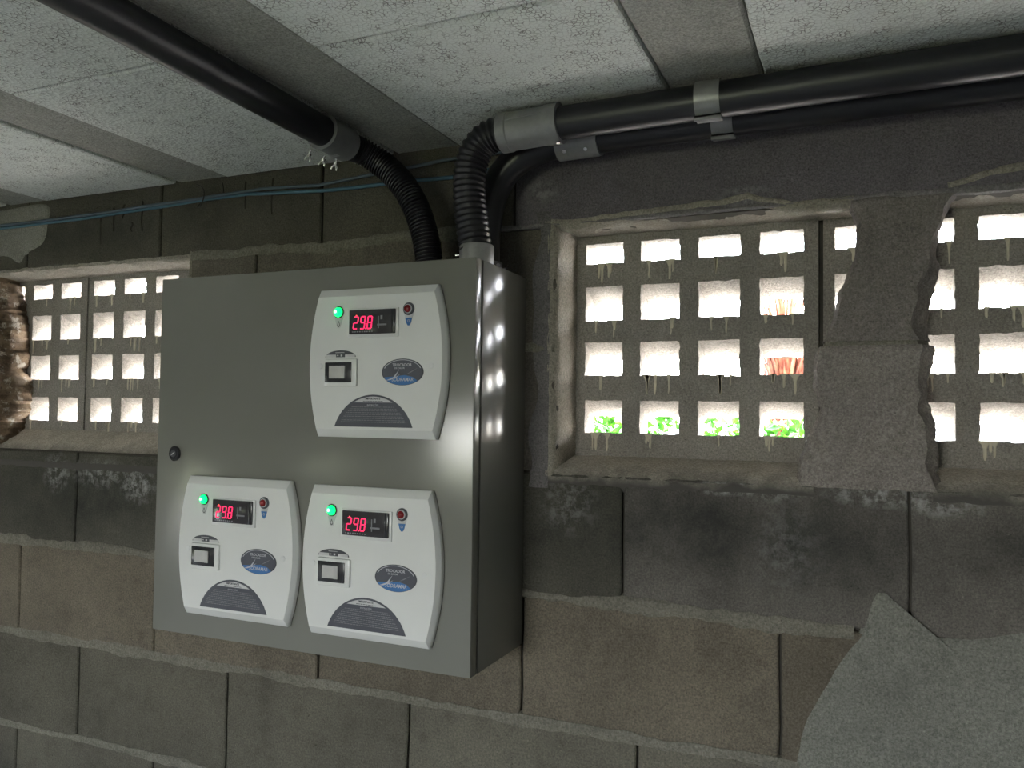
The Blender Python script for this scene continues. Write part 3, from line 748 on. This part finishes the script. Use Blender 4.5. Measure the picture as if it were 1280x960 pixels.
    m = MB(); m.plate([(ox-.0285, oz-.0125), (ox-.0150, oz-.0075), (ox-.0055, oz+.0035), (ox-.0120, oz-.0085), (ox-.0200, oz-.0118)][::-1], PF-.0005, y1-.0004)
    m.plate([(ox-.0125, oz-.0085), (ox-.004, oz-.0030), (ox-.011, oz-.0095)][::-1], PF-.0005, y1-.0004); m.build('sticker_sail', M['print'], ov)
    m = MB(); m.plate([(ox+.006, oz-.004), (ox+.014, oz+.0005), (ox+.025, oz+.0055), (ox+.015, oz-.0006)][::-1], PF-.0005, y1-.0004); m.build('sticker_streak', M['faint'], ov)
    text('lettering', 'TROCADOR', ox-.0005, oz+.0102, .0058, y1-.0004, M['print'], ov, .0001)
    text('lettering', 'DE CALOR', ox-.0045, oz+.0056, .0035, y1-.0004, M['print'], ov, .00005)
    text('lettering', 'SODRAMAR', ox+.0005, oz-.0112, .0074, y1-.0004, M['print'], ov, .0001, .2, .92)
    # half-round instruction sticker
    hx, hb, R_ = .0008, -.0962, .0719; cz = hb+.048-R_
    a = math.degrees(math.asin(.0678/R_))
    m = MB(); m.plate(arc_pts(hx, cz, R_, 90+a, 90-a, 26)[::-1] , PF+.0003, PF-.0006); hs = m.build('instruction_sticker', M['slate'], root)
    m = MB(); r2 = R_-.0028; zc = hb+.0365; a2 = math.degrees(math.acos((zc-cz)/r2))
    m.plate(arc_pts(hx, cz, r2, 90+a2, 90-a2, 18)[::-1], PF-.0005, y1); m.build('heading_band', M['silver'], hs)
    text('lettering', 'IMPORTANTE', hx, hb+.0419, .0042, y1-.0002, M['darkprint'], hs, .0001)
    text('lettering', 'INSTRUÇÕES', hx, hb+.0325, .0034, y1-.0002, M['print'], hs)
    m = MB(); rnd = random.Random(5)
    m2 = MB()
    x = hx-.017
    while x < hx+.017:
        L = rnd.uniform(.001, .004); m2.box((x, y1-.0003, hb+.0378), (min(x+L, hx+.018), y1, hb+.0386)); x += L+.0008
    m2.build('small_print', M['darkprint'], hs)
    for k in range(9):
        z = hb+.0292-.0028*k; half = math.sqrt(max(0, (R_-.006)**2-(z-cz)**2))-.002; half = min(half, .056); x = hx-half
        while x < hx+half:
            L = rnd.uniform(.0012, .0055); m.box((x, y1-.0003, z), (min(x+L, hx+half), y1, z+.0009)); x += L+.0011
    m.build('small_print', M['print'] if False else M['faint'], hs)
    return root
CP = []
p1 = control_panel((-.6645, CYF, .0742), 'white control panel, the uppermost of three on the grey cabinet door')
for loc, lab in (((-.9195, CYF, -.2215), 'white control panel low on the cabinet door, under the black round lock'),
                 ((-.6695, CYF, -.2245), 'white control panel low on the cabinet door, straight below the uppermost panel')):
    c = copy_tree(p1); c.location = loc; c['label'] = lab

# ------------------------------------------------------------------ conduits
def at(o, pts): return [Vector(p)-o.location for p in pts]
def ringtube(m, a, b, prof, n=32):                      # prof: (t along, radius)
    a, b = Vector(a), Vector(b); d = (b-a).normalized(); u = d.cross(Vector((0, 0, 1)) if abs(d.z) < .9 else Vector((1, 0, 0))).normalized(); w = d.cross(u)
    m.loft([[a+(b-a)*t + u*(q*math.cos(2*math.pi*k/n)) + w*(q*math.sin(2*math.pi*k/n)) for k in range(n)] for t, q in prof])
def corrugated(root, pts, r, pitch, name='flexible_hose', depth=.10):
    L = sum((b-a).length for a, b in zip(pts, pts[1:])); n = int(L/pitch)*4
    acc = [0]
    for a, b in zip(pts, pts[1:]): acc.append(acc[-1]+(b-a).length)
    out = []
    j = 0
    for i in range(n+1):
        s = L*i/n
        while j < len(pts)-2 and acc[j+1] < s: j += 1
        t = (s-acc[j])/max(1e-9, acc[j+1]-acc[j]); out.append(pts[j].lerp(pts[j+1], t))
    m = MB(); m.tube(out, lambda i: r*(1, 1, 1-depth, 1-depth)[i % 4] , 28)
    return m.build(name, M['hose'], root, 50)
def screw(root, p, d, L=.010, r=.0022, wings=False, name='screw'):
    p = Vector(p); d = Vector(d).normalized(); m = MB()
    m.tube([p, p+d*L*.5], r*.7, 10); m.tube([p+d*L*.45, p+d*L*.75], r*1.5, 12)
    if wings:
        s = d.cross(Vector((0, 1, 0))).normalized()
        for k in (-1, 1): m.tube([p+d*L*.7, p+d*L*1.15+s*k*r*2.2, p+d*L*1.5+s*k*r*2.4], lambda i: (r*.9, r*.8, r*.5)[i], 8)
    return m.build(name, M['chrome'], root, 40)
PR = .0240
# along the joist on the left, into the cabinet top
A = tag(empty('joist_conduit', (-.757, -.17, .428)), 'black conduit running along the ceiling joist and curving down into the cabinet top', 'conduit')
m = MB(); m.tube(at(A, [(-.7570, -.19, .4283), (-.7520, -.6, .430), (-.741, -1.6, .431), (-.73, -2.6, .431)]), .0232, 36); m.build('pipe', M['black'], A, 40)
m = MB(); a, b = at(A, [(-.7572, -.158, .4280), (-.7565, -.222, .4284)])
ringtube(m, a, b, [(0, .0235), (.0, .0272), (.93, .0272), (.97, .0285), (1, .0285), (1, .0236)]); cpl = m.build('coupling', M['metal'], A, 40)
for q, x in ((-.219, -.773), (-.19, -.768), (-.165, -.763)): screw(cpl, at(A, [(x-.006, q, .402)])[0], (-.35, 0, -1), .011, .0022, True, 'wing_screw')
m = MB(); m.box((-.016, -.014, -.0277), (-.007, .002, -.0272)); 
tg = MB(); rs = [[Vector((.0275*math.sin(t), y, -.0275*math.cos(t))) for t in [(-.55+.8*i/8) for i in range(9)]] for y in (-.012, -.022)]
tg.grid(rs); tg.build('coupling_tag', M['silver'], cpl, 40)
hp = bez((-.757, -.165, .428), (-.754, -.085, .429), (-.646, -.10, .385), (-.632, -.10, .2247), 60)
corrugated(A, at(A, hp), .0222, .0058, depth=.13)
# larger run on the right: nearest the viewer
B = tag(empty('corrugated_wall_conduit', (-.40, -.13, .428)), 'black conduit nearer the viewer, with a ribbed bend entering the cabinet beside the grille', 'conduit')
m = MB(); m.tube(at(B, [(-.42, -.1276, .4257), (0, -.1310, .4290), (.45, -.1344, .4315), (1.4, -.142, .432)]), PR, 36); m.build('pipe', M['black'], B, 40)
m = MB(); a, b = at(B, [(-.497, -.1265, .4235), (-.402, -.1276, .4262)])
ringtube(m, a, b, [(0, .0245), (0, .0300), (.15, .0300), (.17, .0285), (.22, .0285), (.76, .0285), (.79, .0300), (1, .0300), (1, .0245)]); cp2 = m.build('coupling', M['metal'], B, 32)
m = MB(); m.tube(at(B, [(-.480, -.1545, .432), (-.425, -.1548, .435)]), .0009, 8); m.build('mould_seam', M['metal'], cp2)
screw(cp2, at(B, [(-.404, -.135, .398)])[0], (0.2, -.3, -1), .006, .002)
m = MB(); a, b = at(B, [(-.535, -.13, .2245), (-.535, -.13, .2545)])
ringtube(m, a, b, [(0, .0262), (.92, .0262), (1, .0250), (1, .018)]); col = m.build('collar', M['metal'], B, 40)
screw(col, at(B, [(-.560, -.138, .240)])[0], (-1, -.2, 0), .008, .002)
hp = bez((-.535, -.13, .240), (-.552, -.13, .330), (-.570, -.128, .425), (-.492, -.1265, .424), 60)
corrugated(B, at(B, hp), .0255, .0088, depth=.10)
# smooth run behind it
Cc = tag(empty('smooth_wall_conduit', (-.37, -.047, .43)), 'black conduit against the wall behind the ribbed one, with a smooth bend', 'conduit')
m = MB(); m.tube(at(Cc, [(-.40, -.0465, .427), (0, -.048, .429), (.45, -.0498, .4310), (1.4, -.05, .4315)]), PR, 36); m.build('pipe', M['black'], Cc, 40)
m = MB(); a, b = at(Cc, [(-.435, -.0465, .426), (-.368, -.0465, .4272)])
ringtube(m, a, b, [(0, .0245), (0, .0285), (.92, .0285), (.95, .0280), (1, .0280), (1, .0245)]); cp3 = m.build('coupling', M['metal'], Cc, 32)
for x in (-.418, -.384): screw(cp3, at(Cc, [(x, -.066, .4065)])[0], (0, -.8, -.7), .006, .0021)
hp = bez((-.557, -.052, .2247), (-.564, -.05, .34), (-.552, -.0465, .423), (-.425, -.0465, .4262), 40)
m = MB(); m.tube(at(Cc, hp), .0242, 30); m.build('smooth_hose', M['hose'], Cc, 60)
m = MB(); a, b = at(Cc, [(-.557, -.052, .2245), (-.557, -.052, .243)])
ringtube(m, a, b, [(0, .0275), (1, .0275), (1, .024)]); c3 = m.build('collar', M['metal'], Cc, 40)
screw(c3, at(Cc, [(-.532, -.066, .234)])[0], (.7, -.5, 0), .010, .0026); screw(c3, at(Cc, [(-.528, -.048, .232)])[0], (1, -.1, 0), .010, .0022)
# saddle clamps
def clamp(name, label, x, y, z, r, hw, ear):
    root = tag(empty(name, (x, y, z)), label, 'clamp', 'pipe clamps under the ceiling')
    m = MB(); th = .0016; secs = []
    angs = [math.radians(90+180*i/16) for i in range(17)]      # from top, over the front (-y), to the bottom
    prof = [(-.004, ZC-z+.003)] if False else []
    inner = [(math.cos(a)*r, math.sin(a)*r) for a in angs]; outer = [(math.cos(a)*(r+th), math.sin(a)*(r+th)) for a in angs]
    loop = inner + outer[::-1]
    m.loft([[(-hw, p, q) for p, q in loop], [(hw, p, q) for p, q in loop]])
    m.build('strap', M['metal'], root, 30)
    m = MB(); m.box((-hw*1.05, -ear, -r-th*1.6), (hw*1.05, .010, -r)); m.build('foot', M['metal'], root)
    m = MB(); m.box((-hw*1.05, -ear, -r-th*4.2), (hw*1.05, -ear+.002, -r)); m.box((-hw*1.05, -ear+.004, -r-th*4.0), (hw*1.05, -ear+.0055, -r-th*1.2)); m.build('lip', M['metal'], root)
    return root
clamp('pipe_clamp', 'grey strap clamp around the front black conduit, the upper of the two clamps', -.1885, -.1302, .4285, PR+.0004, .0165, .014)
clamp('pipe_clamp', 'grey strap clamp around the rear black conduit, the lower one near the wall', -.182, -.0478, .4290, PR+.0004, .0150, .012)

# ------------------------------------------------------------------ cables on the wall
def cable(name, label, pts, r, mat, seed):
    full = []
    for (a, b) in zip(pts, pts[1:]):
        n = 14
        for i in range(n):
            t = i/n; s = t*t*(3-2*t) if False else t
            x = a[0]+(b[0]-a[0])*t; full.append((x, a[1]+(b[1]-a[1])*t, a[2]+(b[2]-a[2])*t+.0022*nz(x, seed, 0, 7)))
    full.append(pts[-1]); root_mesh = MB(); root_mesh.tube(full, r, 10)
    return tag(root_mesh.build(name, mat, None, 60), label, 'cable', 'cables along the top of the wall')
cable('cable', 'thin blue cable along the top of the block wall, the lower of two', [(-3.3, -.0045, .40), (-1.81, -.0045, .408), (-1.55, -.0045, .409), (-1.30, -.0045, .415), (-1.09, -.0045, .420), (-.92, -.0045, .4075), (-.64, -.0045, .407), (-.545, -.0115, .41)], .0034, M['cable_blue'], 1)
cable('cable', 'thin grey-blue cable rising above the lower one towards the corrugated bends', [(-3.3, -.0115, .405), (-1.81, -.0115, .412), (-1.45, -.0115, .414), (-1.20, -.0115, .420), (-1.05, -.0115, .4235), (-.92, -.0115, .4175), (-.67, -.0115, .433), (-.545, -.0115, .436)], .0030, M['cable_grey'], 6)
m = MB(); pts = []
for i in range(26):
    t = i/25; pts.append((-1.215+.05*t+.016*math.sin(t*9), -.010-.008*math.sin(t*5), .448-.045*math.sin(t*math.pi)+.006*math.sin(t*13)))
m.tube(pts, .0011, 6)
tag(m.build('wire_loop', M['wire'], None, 60), 'dark loose loop of wire hanging at the wall end of a joist, over the cables', 'wire')
